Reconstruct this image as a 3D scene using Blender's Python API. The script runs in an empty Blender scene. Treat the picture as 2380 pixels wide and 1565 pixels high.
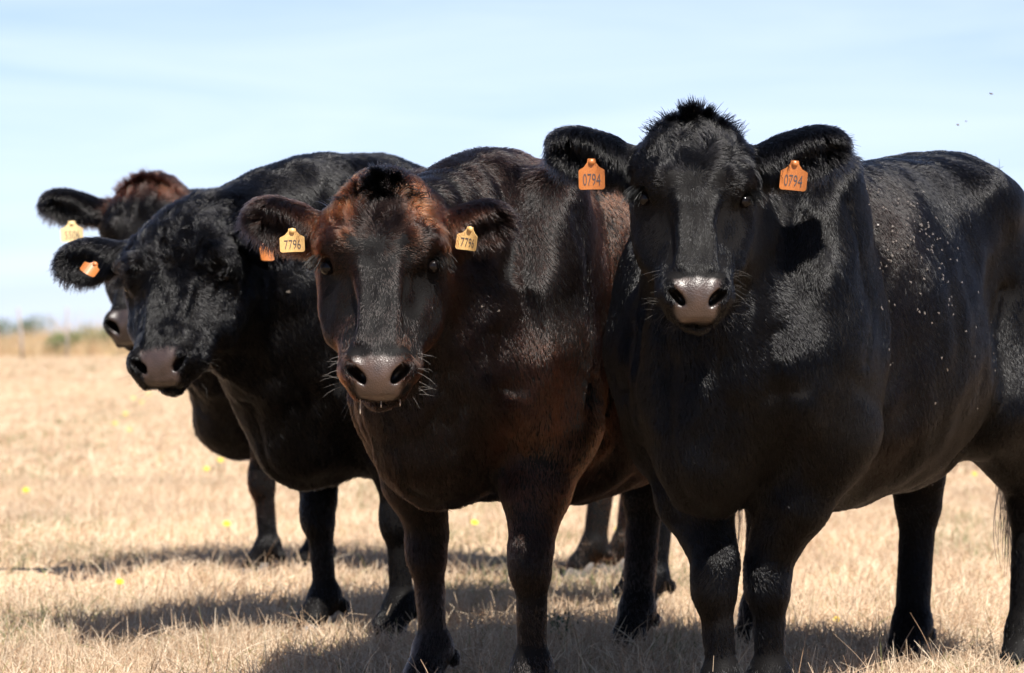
import bpy, bmesh, math, os
import numpy as np
from mathutils import Vector, Matrix

rng = np.random.default_rng(7)
sc = bpy.context.scene
col = sc.collection
FUR = os.environ.get('NOFUR') is None
QUICK = float(os.environ.get('FURQ', '1'))

# ------------------------------------------------------------------ camera, sky, sun
CAMH, S, CX, CY = 0.913, 6160.0, 1190.0, 782.5


def P(px, py, d):
    """a point of the place seen at (px, py) at depth d metres"""
    return np.array([(px - CX) / S * d, d, CAMH + (CY - py) / S * d])


cam = bpy.data.cameras.new('camera')
cam.lens = 36.0 * S / 2380.0
cam.sensor_width = 36.0
cam.clip_start = 0.1
cam.clip_end = 12000
cam.dof.use_dof = True
cam.dof.focus_distance = 6.0
cam.dof.aperture_fstop = 5.0
co = bpy.data.objects.new('camera', cam)
co.location = (0, 0, CAMH)
co.rotation_euler = (math.radians(90), 0, 0)
col.objects.link(co)
sc.camera = co

SUN_EL, SUN_AZ = math.radians(57), math.radians(155)      # high, behind the camera and a little right
world = bpy.data.worlds.new('World')
sc.world = world
world.use_nodes = True
nt = world.node_tree
nt.nodes.clear()
sky = nt.nodes.new('ShaderNodeTexSky')
sky.sky_type = 'NISHITA'
sky.sun_disc = False
sky.sun_elevation = SUN_EL
sky.sun_rotation = SUN_AZ
sky.altitude = 300
sky.air_density = 1.0
sky.dust_density = 0.6
sky.ozone_density = 2.0
tc = nt.nodes.new('ShaderNodeTexCoord')
mp = nt.nodes.new('ShaderNodeMapping')
mp.inputs['Scale'].default_value = (5, 5, 42)
mp.inputs['Rotation'].default_value = (0, math.radians(2), 0)
nz = nt.nodes.new('ShaderNodeTexNoise')
nz.inputs['Scale'].default_value = 1.0
nz.inputs['Detail'].default_value = 6
nz.inputs['Roughness'].default_value = 0.5
nz.inputs['Distortion'].default_value = 0.6
rmp = nt.nodes.new('ShaderNodeMapRange')
rmp.inputs['From Min'].default_value = 0.30
rmp.inputs['From Max'].default_value = 0.80
rmp.inputs['To Min'].default_value = 0.40
rmp.inputs['To Max'].default_value = 0.66
mx = nt.nodes.new('ShaderNodeMix')
mx.data_type = 'RGBA'
mx.inputs['B'].default_value = (7.7, 8.35, 10.8, 1)          # thin bright cirrus
tint = nt.nodes.new('ShaderNodeMix')
tint.data_type = 'RGBA'
tint.blend_type = 'MULTIPLY'
tint.inputs['Factor'].default_value = 1.0
tint.inputs['B'].default_value = (0.53, 0.685, 0.87, 1)
bg = nt.nodes.new('ShaderNodeBackground')
bg.inputs['Strength'].default_value = 0.05
wo = nt.nodes.new('ShaderNodeOutputWorld')
lk = nt.links.new
lk(tc.outputs['Generated'], mp.inputs['Vector'])
lk(mp.outputs['Vector'], nz.inputs['Vector'])
lk(nz.outputs['Fac'], rmp.inputs['Value'])
sepz = nt.nodes.new('ShaderNodeSeparateXYZ')
lk(tc.outputs['Generated'], sepz.inputs['Vector'])
hz = nt.nodes.new('ShaderNodeMapRange')                     # the pale veil thins out towards the zenith
hz.inputs['From Min'].default_value = 0.0
hz.inputs['From Max'].default_value = 0.32
hz.inputs['To Min'].default_value = 1.15
hz.inputs['To Max'].default_value = 0.35
lk(sepz.outputs['Z'], hz.inputs['Value'])
mm = nt.nodes.new('ShaderNodeMath')
mm.operation = 'MULTIPLY'
lk(rmp.outputs['Result'], mm.inputs[0])
lk(hz.outputs['Result'], mm.inputs[1])
lk(mm.outputs[0], mx.inputs['Factor'])
lk(sky.outputs['Color'], tint.inputs['A'])
lk(tint.outputs['Result'], mx.inputs['A'])
lk(mx.outputs['Result'], bg.inputs['Color'])
lk(bg.outputs['Background'], wo.inputs['Surface'])

sun = bpy.data.lights.new('sun', 'SUN')
sun.energy = 4.8
sun.angle = math.radians(0.5)
sun.color = (1.0, 0.95, 0.87)
so = bpy.data.objects.new('sun', sun)
sd = Vector((math.sin(SUN_AZ) * math.cos(SUN_EL), math.cos(SUN_AZ) * math.cos(SUN_EL), math.sin(SUN_EL)))
so.rotation_euler = sd.to_track_quat('Z', 'Y').to_euler()
so.location = (0, 0, 30)
col.objects.link(so)

sc.view_settings.view_transform = 'Standard'
sc.view_settings.look = 'None'
sc.view_settings.exposure = 1.6
sc.view_settings.gamma = 1
sc.render.engine = 'CYCLES'
sc.cycles.use_denoising = True
sc.cycles.max_bounces = 6
sc.cycles.transparent_max_bounces = 8


# ------------------------------------------------------------------ helpers
def unit(v):
    v = np.asarray(v, float)
    return v / np.linalg.norm(v)


def tag(o, label=None, cat=None, group=None, kind=None):
    if label: o['label'] = label
    if cat: o['category'] = cat
    if group: o['group'] = group
    if kind: o['kind'] = kind
    return o


def empty(name, loc):
    o = bpy.data.objects.new(name, None)
    o.empty_display_size = 0.2
    o.location = loc
    col.objects.link(o)
    return o


def mesh_obj(name, verts, faces, mat, parent=None, origin=(0, 0, 0), smooth=True):
    me = bpy.data.meshes.new(name)
    v = np.asarray(verts, float) - np.asarray(origin, float)
    me.from_pydata(v.tolist(), [], [list(f) for f in faces])
    if smooth:
        me.polygons.foreach_set('use_smooth', [True] * len(me.polygons))
    me.update()
    if mat: me.materials.append(mat)
    o = bpy.data.objects.new(name, me)
    if parent is not None:
        o.parent = parent
        o.location = np.asarray(origin, float) - np.asarray(parent.location)
    else:
        o.location = origin
    col.objects.link(o)
    return o


def curves_obj(name, pts, rad, colr, mat, parent=None, origin=(0, 0, 0)):
    """pts (N, k, 3) strands in world space, rad (N, k), colr (N, 3)"""
    n, k, _ = pts.shape
    cu = bpy.data.hair_curves.new(name)
    cu.add_curves([k] * n)
    loc = (pts - np.asarray(origin)).astype(np.float32).reshape(-1)
    cu.attributes['position'].data.foreach_set('vector', loc)
    r = cu.attributes.get('radius') or cu.attributes.new('radius', 'FLOAT', 'POINT')
    r.data.foreach_set('value', rad.astype(np.float32).reshape(-1))
    a = cu.attributes.new('strand_col', 'FLOAT_COLOR', 'CURVE')
    a.data.foreach_set('color', np.concatenate([colr, np.ones((n, 1))], 1).astype(np.float32).reshape(-1))
    cu.materials.append(mat)
    o = bpy.data.objects.new(name, cu)
    if parent is not None:
        o.parent = parent
        o.location = np.asarray(origin, float) - np.asarray(parent.location)
    else:
        o.location = origin
    col.objects.link(o)
    return o


_ndirs = np.random.default_rng(3).normal(size=(24, 3))
_ndirs /= np.linalg.norm(_ndirs, axis=1, keepdims=True)
_nph = np.random.default_rng(4).uniform(0, 6.28, 24)


def noise(p, f, seed=0):
    """cheap smooth noise of points, about -1..1"""
    out = np.zeros(len(p))
    for i in range(6):
        j = (i * 3 + seed * 5) % 24
        out += np.sin((p @ _ndirs[j]) * f * (0.7 + 0.22 * i) * 6.28 + _nph[(j + seed * 7) % 24])
    return out / 3.2


def new_mat(name):
    m = bpy.data.materials.new(name)
    m.use_nodes = True
    return m, m.node_tree, m.node_tree.nodes['Principled BSDF']


def plain(name, c, rough=0.5, spec=0.5):
    m, t, b = new_mat(name)
    b.inputs['Base Color'].default_value = (*c, 1)
    b.inputs['Roughness'].default_value = rough
    b.inputs['Specular IOR Level'].default_value = spec
    return m


# ------------------------------------------------------------------ materials
def hair_mat(name, rough, rad, coat=0.0):
    m = bpy.data.materials.new(name)
    m.use_nodes = True
    t = m.node_tree
    t.nodes.clear()
    at = t.nodes.new('ShaderNodeAttribute')
    at.attribute_name = 'strand_col'
    h = t.nodes.new('ShaderNodeBsdfHairPrincipled')
    h.parametrization = 'COLOR'
    h.inputs['Roughness'].default_value = rough
    h.inputs['Radial Roughness'].default_value = rad
    h.inputs['Coat'].default_value = coat
    h.inputs['IOR'].default_value = 1.23
    h.inputs['Random Roughness'].default_value = 0.25
    o = t.nodes.new('ShaderNodeOutputMaterial')
    t.links.new(at.outputs['Color'], h.inputs['Color'])
    t.links.new(h.outputs[0], o.inputs['Surface'])
    return m


M_HAIR = hair_mat('cattle_hair', 0.15, 0.32)

M_SKIN, t, b = new_mat('cattle_skin')
at = t.nodes.new('ShaderNodeAttribute'); at.attribute_name = 'skin_col'
aw = t.nodes.new('ShaderNodeAttribute'); aw.attribute_name = 'wet'
mr = t.nodes.new('ShaderNodeMapRange')
mr.inputs['To Min'].default_value = 0.55
mr.inputs['To Max'].default_value = 0.42
t.links.new(aw.outputs['Fac'], mr.inputs['Value'])
t.links.new(mr.outputs['Result'], b.inputs['Roughness'])
t.links.new(at.outputs['Color'], b.inputs['Base Color'])
mr2 = t.nodes.new('ShaderNodeMapRange'); mr2.inputs['To Min'].default_value = 0.04; mr2.inputs['To Max'].default_value = 0.5
t.links.new(aw.outputs['Fac'], mr2.inputs['Value']); t.links.new(mr2.outputs['Result'], b.inputs['Specular IOR Level'])
tcs = t.nodes.new('ShaderNodeTexCoord')
vo = t.nodes.new('ShaderNodeTexVoronoi'); vo.inputs['Scale'].default_value = 260
bp = t.nodes.new('ShaderNodeBump'); bp.inputs['Strength'].default_value = 0.3; bp.inputs['Distance'].default_value = 0.002
t.links.new(tcs.outputs['Object'], vo.inputs['Vector'])
t.links.new(vo.outputs['Distance'], bp.inputs['Height'])
t.links.new(bp.outputs['Normal'], b.inputs['Normal'])

M_EYE = plain('eye', (0.004, 0.003, 0.003), 0.16, 0.15)
M_HOOF, t, b = new_mat('hoof_horn')
n_ = t.nodes.new('ShaderNodeTexNoise'); n_.inputs['Scale'].default_value = 60
cr = t.nodes.new('ShaderNodeValToRGB')
cr.color_ramp.elements[0].color = (0.03, 0.026, 0.024, 1); cr.color_ramp.elements[1].color = (0.14, 0.125, 0.11, 1)
t.links.new(n_.outputs['Fac'], cr.inputs['Fac']); t.links.new(cr.outputs['Color'], b.inputs['Base Color'])
b.inputs['Roughness'].default_value = 0.5


def tag_mat(name, c, dirt):
    m, t, b = new_mat(name)
    n_ = t.nodes.new('ShaderNodeTexNoise'); n_.inputs['Scale'].default_value = 45; n_.inputs['Detail'].default_value = 5
    cr = t.nodes.new('ShaderNodeValToRGB')
    cr.color_ramp.elements[0].position = 0.36; cr.color_ramp.elements[0].color = (*dirt, 1)
    cr.color_ramp.elements[1].position = 0.56; cr.color_ramp.elements[1].color = (*c, 1)
    t.links.new(n_.outputs['Fac'], cr.inputs['Fac']); t.links.new(cr.outputs['Color'], b.inputs['Base Color'])
    b.inputs['Roughness'].default_value = 0.4
    b.inputs['Subsurface Weight'].default_value = 0.0
    return m


M_TAG_O = tag_mat('orange_plastic', (0.343, 0.115, 0.023), (0.178, 0.050, 0.012))
M_TAG_Y = tag_mat('yellow_plastic', (0.525, 0.345, 0.135), (0.251, 0.132, 0.040))
M_TAG_P = tag_mat('pale_yellow_plastic', (0.600, 0.465, 0.247), (0.525, 0.360, 0.150))
M_INK = plain('tag_ink', (0.035, 0.03, 0.035), 0.6)

M_STRAW = bpy.data.materials.new('straw_blade')
M_STRAW.use_nodes = True
t = M_STRAW.node_tree
b = t.nodes['Principled BSDF']
at = t.nodes.new('ShaderNodeAttribute'); at.attribute_name = 'strand_col'
b.inputs['Roughness'].default_value = 0.55
b.inputs['Specular IOR Level'].default_value = 0.4
tr = t.nodes.new('ShaderNodeBsdfTranslucent')
ms = t.nodes.new('ShaderNodeMixShader'); ms.inputs['Fac'].default_value = 0.22
t.links.new(at.outputs['Color'], b.inputs['Base Color']); t.links.new(at.outputs['Color'], tr.inputs['Color'])
t.links.new(b.outputs[0], ms.inputs[1]); t.links.new(tr.outputs[0], ms.inputs[2])
t.links.new(ms.outputs[0], t.nodes['Material Output'].inputs['Surface'])

M_GROUND, t, b = new_mat('dry_pasture')
tcg = t.nodes.new('ShaderNodeTexCoord')
n1 = t.nodes.new('ShaderNodeTexNoise'); n1.inputs['Scale'].default_value = 0.55; n1.inputs['Detail'].default_value = 8
n2 = t.nodes.new('ShaderNodeTexNoise'); n2.inputs['Scale'].default_value = 28; n2.inputs['Detail'].default_value = 6
ad = t.nodes.new('ShaderNodeMath'); ad.operation = 'MULTIPLY_ADD'; ad.inputs[1].default_value = 0.55
cr = t.nodes.new('ShaderNodeValToRGB')
e = cr.color_ramp.elements
e[0].position = 0.5; e[0].color = (0.150, 0.097, 0.052, 1)
e[1].position = 1.0; e[1].color = (0.403, 0.293, 0.190, 1)
e3 = e.new(0.74); e3.color = (0.312, 0.218, 0.138, 1)
t.links.new(tcg.outputs['Object'], n1.inputs['Vector']); t.links.new(tcg.outputs['Object'], n2.inputs['Vector'])
t.links.new(n2.outputs['Fac'], ad.inputs[0]); t.links.new(n1.outputs['Fac'], ad.inputs[2])
t.links.new(ad.outputs[0], cr.inputs['Fac']); t.links.new(cr.outputs['Color'], b.inputs['Base Color'])
b.inputs['Roughness'].default_value = 0.95
b.inputs['Specular IOR Level'].default_value = 0.1
bp = t.nodes.new('ShaderNodeBump'); bp.inputs['Strength'].default_value = 0.8; bp.inputs['Distance'].default_value = 0.03
t.links.new(n2.outputs['Fac'], bp.inputs['Height']); t.links.new(bp.outputs['Normal'], b.inputs['Normal'])


# ------------------------------------------------------------------ ground and its grass
def ground_z(x, y):
    return 0.012 * np.sin(x * 1.7 + 0.6) * np.sin(y * 1.1) * np.clip((y - 4) / 3, 0, 1)


gx = np.unique(np.concatenate([np.linspace(-6, 6, 61), [-3000, -800, -250, -80, -30, -14, 14, 30, 80, 250, 800, 3000]]))
gy = np.unique(np.concatenate([np.linspace(3, 14, 56), [-400, -60, -10, 0, 17, 22, 30, 45, 70, 110, 200, 500, 1500, 6000]]))
GX, GY = np.meshgrid(gx, gy, indexing='ij')
GV = np.stack([GX, GY, ground_z(GX, GY) * (np.abs(GX) < 6.01) * (GY < 14.01)], -1).reshape(-1, 3)
ny_ = len(gy)
GF = [(i * ny_ + j, (i + 1) * ny_ + j, (i + 1) * ny_ + j + 1, i * ny_ + j + 1) for i in range(len(gx) - 1) for j in range(ny_ - 1)]
tag(mesh_obj('ground', GV, GF, M_GROUND), kind='structure')


def blades(n, x, y, hmin, hmax, r0, lean, cols, k=4, zbase=None):
    """bent tapering blades; cols: list of (weight, rgb)"""
    h = rng.uniform(hmin, hmax, n) * np.where(rng.random(n) < 0.12, 1.5, 1.0)
    az = rng.uniform(0, 2 * np.pi, n)
    ln = np.abs(rng.normal(0, lean, n)) + 0.08
    bend = rng.uniform(0.2, 1.2, n) * ln
    tt = np.linspace(0, 1, k)
    out = np.zeros((n, k, 3))
    dx, dy = np.cos(az), np.sin(az)
    for i, u in enumerate(tt):
        hor = h * (ln * u + bend * u * u) * 0.8
        out[:, i, 0] = x + dx * hor
        out[:, i, 1] = y + dy * hor
        out[:, i, 2] = (zbase if zbase is not None else 0) + h * u * (1 - 0.25 * u * np.minimum(ln + bend, 1.5)) - 0.004
    rad = r0 * rng.uniform(0.6, 1.3, n)[:, None] * np.linspace(1, 0.25, k)[None, :]
    w = np.array([c[0] for c in cols], float)
    ci = rng.choice(len(cols), n, p=w / w.sum())
    base = np.array([c[1] for c in cols])[ci]
    base = base * rng.uniform(0.75, 1.25, (n, 1))
    return out, rad, np.clip(base, 0, 0.9)


STRAW = [(5, (0.514, 0.389, 0.259)), (4, (0.439, 0.310, 0.193)), (4, (0.581, 0.474, 0.332)), (2, (0.335, 0.216, 0.123)), (0.5, (0.193, 0.194, 0.066))]


def field(n, ymin, ymax, half, hmin, hmax, r0, lean, pw):
    u = rng.random(n)
    y = ymin * (ymax / ymin) ** u if pw == 0 else ymin + (ymax - ymin) * u
    x = rng.uniform(-1, 1, n) * half(y)
    g = noise(np.stack([x, y, 0 * x], 1), 0.55, 2)
    keep = rng.random(n) < np.clip(0.72 + 0.5 * g, 0.15, 1)
    x, y = x[keep], y[keep]
    g2 = noise(np.stack([x, y, 0 * x], 1), 0.4, 4)
    o, r, c = blades(len(x), x, y, hmin, hmax, r0, lean, STRAW, zbase=ground_z(x, y) * (np.abs(x) < 6) * (y < 14))
    gm = (g2 > 0.42) & (rng.random(len(x)) < 0.22)
    c[gm] = np.array([0.125, 0.145, 0.055]) * rng.uniform(0.7, 1.3, (gm.sum(), 1))
    c *= (.96 + 0.13 * noise(np.stack([x, y, 0 * x], 1), 0.25, 6) + .09 * noise(np.stack([x, y * .6, 0 * x], 1), 1.1, 3))[:, None]
    c[:, 2] *= 1.04
    c *= np.where(y > 14, .93, 1.0)[:, None]
    return o, r, c


gq = 1.0 if FUR else 0.4
parts = [
    field(int(150000 * gq), 5.4, 9.0, lambda y: 0.30 * y + 0.9, 0.03, 0.10, 0.0015, 0.5, 1),
    field(int(26000 * gq), 5.4, 9.0, lambda y: 0.30 * y + 0.9, 0.012, 0.03, 0.0017, 2.2, 1),
    field(int(5000 * gq), 5.4, 13.0, lambda y: 0.30 * y + 0.9, 0.08, 0.16, 0.0011, 0.35, 1),
    field(int(9000 * gq), 5.4, 13.0, lambda y: 0.30 * y + 0.9, 0.006, 0.02, 0.0016, 6.0, 1),
    field(int(130000 * gq), 9.0, 17.0, lambda y: 0.28 * y + 1.0, 0.03, 0.085, 0.0019, 0.55, 1),
    field(int(110000 * gq), 17.0, 60.0, lambda y: 0.26 * y + 1.5, 0.04, 0.10, 0.0042, 0.6, 0),
    field(int(90000 * gq), 55.0, 118.0, lambda y: 0.26 * y + 1.5, 0.05, 0.15, 0.010, 0.6, 1),
]
go = curves_obj('grass', np.concatenate([p[0] for p in parts]), np.concatenate([p[1] for p in parts]),
                np.concatenate([p[2] for p in parts]), M_STRAW)
tag(go, 'short dry straw coloured pasture grass', 'grass', kind='stuff')


# ------------------------------------------------------------------ implicit modelling of the cattle
def smin(a, b, k):
    h = np.maximum(k - np.abs(a - b), 0) / k
    return np.minimum(a, b) - h * h * k * 0.25


class Body:
    def __init__(self):
        self.prims = []

    def add(self, f, lo, hi, k, grp, op='+'):
        self.prims.append((f, np.asarray(lo) - k - 0.02, np.asarray(hi) + k + 0.02, k, grp, op))

    def ell(self, c, A, r, k, grp, op='+'):
        c, A, r = np.asarray(c, float), np.asarray(A, float), np.asarray(r, float)
        e = np.sqrt(((A * r[:, None]) ** 2).sum(0))
        Ai = (A / r[:, None]).T
        Aj = (A / (r * r)[:, None]).T

        def f(p):
            q = p - c
            k0 = np.sqrt(((q @ Ai) ** 2).sum(1))
            k1 = np.sqrt(((q @ Aj) ** 2).sum(1)) + 1e-9
            return k0 * (k0 - 1) / k1
        self.add(f, c - e, c + e, k, grp, op)

    def cone(self, a, b, r1, r2, k, grp, op='+'):
        a, b = np.asarray(a, float), np.asarray(b, float)
        ba = b - a
        bb = ba @ ba

        def f(p):
            h = np.clip(((p - a) @ ba) / bb, 0, 1)
            return np.linalg.norm(p - a - h[:, None] * ba, axis=1) - (r1 + (r2 - r1) * h)
        m = max(r1, r2)
        self.add(f, np.minimum(a, b) - m, np.maximum(a, b) + m, k, grp, op)

    def loft(self, O, f_, l_, u_, xs, zt, zb, w, zm, n1, n2, k, grp, sm=0.035):
        O = np.asarray(O, float)
        xs = np.asarray(xs, float)
        X = np.linspace(xs[0], xs[-1], 300)
        g = np.exp(-0.5 * (np.arange(-40, 41) / (sm * 300)) ** 2); g /= g.sum()

        def tb(v):
            y = np.interp(X, xs, v)
            return np.convolve(np.concatenate([2 * y[0] - y[40:0:-1], y, 2 * y[-1] - y[-2:-42:-1]]), g, 'valid')
        ZT, ZB, W, ZM, N1, N2 = [tb(v) for v in (zt, zb, w, zm, n1, n2)]
        W = np.maximum(W, 0.01)

        def f(p):
            q = p - O
            x = q @ f_; y = q @ l_; z = q @ u_
            xc = np.clip(x, xs[0], xs[-1])
            zmv = np.interp(xc, X, ZM)
            dz = z - zmv
            up = dz > 0
            R = np.maximum(np.where(up, np.interp(xc, X, ZT) - zmv, zmv - np.interp(xc, X, ZB)), 0.01)
            n = np.where(up, np.interp(xc, X, N1), np.interp(xc, X, N2))
            wv = np.interp(xc, X, W)
            rho = ((np.abs(y) / wv + 1e-6) ** n + (np.abs(dz) / R + 1e-6) ** n) ** (1 / n)
            r = np.sqrt(y * y + dz * dz)
            d = np.where(r < 1e-4, -np.minimum(wv, R), r - r / rho)
            dx = np.abs(x - xc)
            return np.where(dx > 0, np.hypot(np.maximum(d, 0), dx) + 0 * d, d)
        cs = []
        for i in range(len(xs)):
            for a in (zt[i], zb[i]):
                for c in (-w[i], w[i]):
                    cs.append(O + f_ * xs[i] + l_ * c + u_ * a)
        cs = np.array(cs)
        self.add(f, cs.min(0) - 0.03, cs.max(0) + 0.03, k, grp)

    def polygonise(self, fine_lo, fine_hi, hf, hc):
        lo = np.min([p[1] for p in self.prims if p[5] == '+'], axis=0) - 0.02
        hi = np.max([p[2] for p in self.prims if p[5] == '+'], axis=0) + 0.02
        ax = []
        for i in range(3):
            a = np.arange(lo[i], fine_lo[i], hc)
            b_ = np.arange(max(fine_lo[i], lo[i]), min(fine_hi[i], hi[i]), hf)
            c = np.arange(fine_hi[i], hi[i] + hc, hc)
            ax.append(np.unique(np.concatenate([a, b_, c])))
        nx, ny, nz = map(len, ax)
        D = np.full((nx, ny, nz), 0.2, np.float32)
        for f, l, h, k, grp, op in self.prims:
            sl = []
            for i in range(3):
                i0, i1 = np.searchsorted(ax[i], l[i]), np.searchsorted(ax[i], h[i])
                sl.append(slice(i0, i1))
            gx, gy, gz = ax[0][sl[0]], ax[1][sl[1]], ax[2][sl[2]]
            if min(len(gx), len(gy), len(gz)) == 0: continue
            g = np.stack(np.meshgrid(gx, gy, gz, indexing='ij'), -1).reshape(-1, 3)
            d = f(g).astype(np.float32).reshape(len(gx), len(gy), len(gz))
            cur = D[tuple(sl)]
            D[tuple(sl)] = smin(cur, d, k) if op == '+' else -smin(-cur, d, k)
        s = D < 0
        cnt = np.zeros((nx - 1, ny - 1, nz - 1), np.int8)
        offs = [(i, j, k) for i in (0, 1) for j in (0, 1) for k in (0, 1)]
        for (i, j, k) in offs:
            cnt += s[i:nx - 1 + i, j:ny - 1 + j, k:nz - 1 + k]
        act = (cnt > 0) & (cnt < 8)
        I, J, K = np.nonzero(act)
        idx = np.full(act.shape, -1, np.int32)
        idx[act] = np.arange(len(I))
        acc = np.zeros((len(I), 3)); num = np.zeros(len(I))
        for a in offs:
            for ax_i in range(3):
                if a[ax_i]: continue
                b_ = list(a); b_[ax_i] = 1
                da = D[I + a[0], J + a[1], K + a[2]]; db = D[I + b_[0], J + b_[1], K + b_[2]]
                m = (da < 0) != (db < 0)
                tt = np.where(m, da / np.where(m, da - db, 1), 0)
                pa = np.stack([ax[0][I + a[0]], ax[1][J + a[1]], ax[2][K + a[2]]], 1)
                pb = np.stack([ax[0][I + b_[0]], ax[1][J + b_[1]], ax[2][K + b_[2]]], 1)
                acc += np.where(m[:, None], pa + (pb - pa) * tt[:, None], 0)
                num += m
        V = acc / num[:, None]
        F = []
        for ax_i in range(3):
            a1, a2 = (ax_i + 1) % 3, (ax_i + 2) % 3
            sh = [slice(1, None)] * 3
            sA = [slice(1, -1)] * 3; sA[ax_i] = slice(0, -1)
            sB = [slice(1, -1)] * 3; sB[ax_i] = slice(1, None)
            A_, B_ = s[tuple(sA)], s[tuple(sB)]
            e = np.nonzero(A_ != B_)
            base = [e[0].copy(), e[1].copy(), e[2].copy()]
            for q in range(3):
                if q != ax_i: base[q] = base[q] + 1
            def cell(d1, d2):
                c = [base[0].copy(), base[1].copy(), base[2].copy()]
                c[a1] -= d1; c[a2] -= d2
                return idx[c[0], c[1], c[2]]
            q = np.stack([cell(1, 1), cell(0, 1), cell(0, 0), cell(1, 0)], 1)
            inside = A_[e]
            q[~inside] = q[~inside][:, ::-1]
            F.append(q)
        return V, np.concatenate(F)

    def group_d(self, V):
        gs = {}
        for f, l, h, k, grp, op in self.prims:
            if op != '+': continue
            m = np.all((V > l - 0.1) & (V < h + 0.1), axis=1)
            d = np.full(len(V), 0.5)
            if m.any(): d[m] = f(V[m])
            gs[grp] = np.minimum(gs.get(grp, np.full(len(V), 0.5)), d)
        return gs


def normals(V, F):
    a, b, c, d = V[F[:, 0]], V[F[:, 1]], V[F[:, 2]], V[F[:, 3]]
    fn = np.cross(c - a, d - b)
    N = np.zeros_like(V)
    for i in range(4):
        np.add.at(N, F[:, i], fn)
    return N / (np.linalg.norm(N, axis=1, keepdims=True) + 1e-12), 0.5 * np.linalg.norm(fn, axis=1)


def hoof_mesh(foot, fwd, left, r, h):
    """a cloven hoof: two tapered claws with sloping fronts, side by side"""
    V, F = [], []
    up = np.array([0, 0, 1.0])
    for sgn in (-1, 1):
        rings = []
        for (z, s_, sh) in ((0.0, 1.0, 0.022), (h * 0.15, 1.02, 0.020), (h * 0.6, 0.9, 0.006), (h, 0.72, -0.012), (h * 1.08, 0.5, -0.015)):
            ring = []
            for k in range(14):
                a = 2 * np.pi * k / 14
                x = np.cos(a) * r * 1.15 * s_ + sh
                y = np.sin(a) * r * 0.52 * s_
                if x > 0: y *= 1 - 0.35 * (x / (r * 1.3)) ** 2
                ring.append(len(V))
                V.append(foot + fwd * x + left * (y + sgn * r * 0.56) + up * z)
            rings.append(ring)
        for i in range(len(rings) - 1):
            for k in range(14):
                F.append((rings[i][k], rings[i][(k + 1) % 14], rings[i + 1][(k + 1) % 14], rings[i + 1][k]))
        F.append(rings[0][::-1]); F.append(rings[-1])
    return V, F


def sphere_mesh(c, r, n=16, m=10):
    V, F = [], []
    for i in range(m + 1):
        th = np.pi * i / m
        for j in range(n):
            a = 2 * np.pi * j / n
            V.append(np.asarray(c) + r * np.array([np.sin(th) * np.cos(a), np.sin(th) * np.sin(a), np.cos(th)]))
    for i in range(m):
        for j in range(n):
            F.append((i * n + j, (i + 1) * n + j, (i + 1) * n + (j + 1) % n, i * n + (j + 1) % n))
    return V, F


def digits_mesh(text):
    cu = bpy.data.curves.new('digits', 'FONT')
    cu.body = text
    cu.size = 1.0
    cu.align_x = 'CENTER'
    cu.offset = -0.004
    cu.resolution_u = 3
    ob = bpy.data.objects.new('digits', cu)
    col.objects.link(ob)
    bpy.context.view_layer.update()
    me = bpy.data.meshes.new_from_object(ob.evaluated_get(bpy.context.evaluated_depsgraph_get()))
    V = np.zeros(len(me.vertices) * 3); me.vertices.foreach_get('co', V); V = V.reshape(-1, 3)
    F = [tuple(p.vertices) for p in me.polygons]
    bpy.data.objects.remove(ob); bpy.data.curves.remove(cu); bpy.data.meshes.remove(me)
    return V, F


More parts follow.
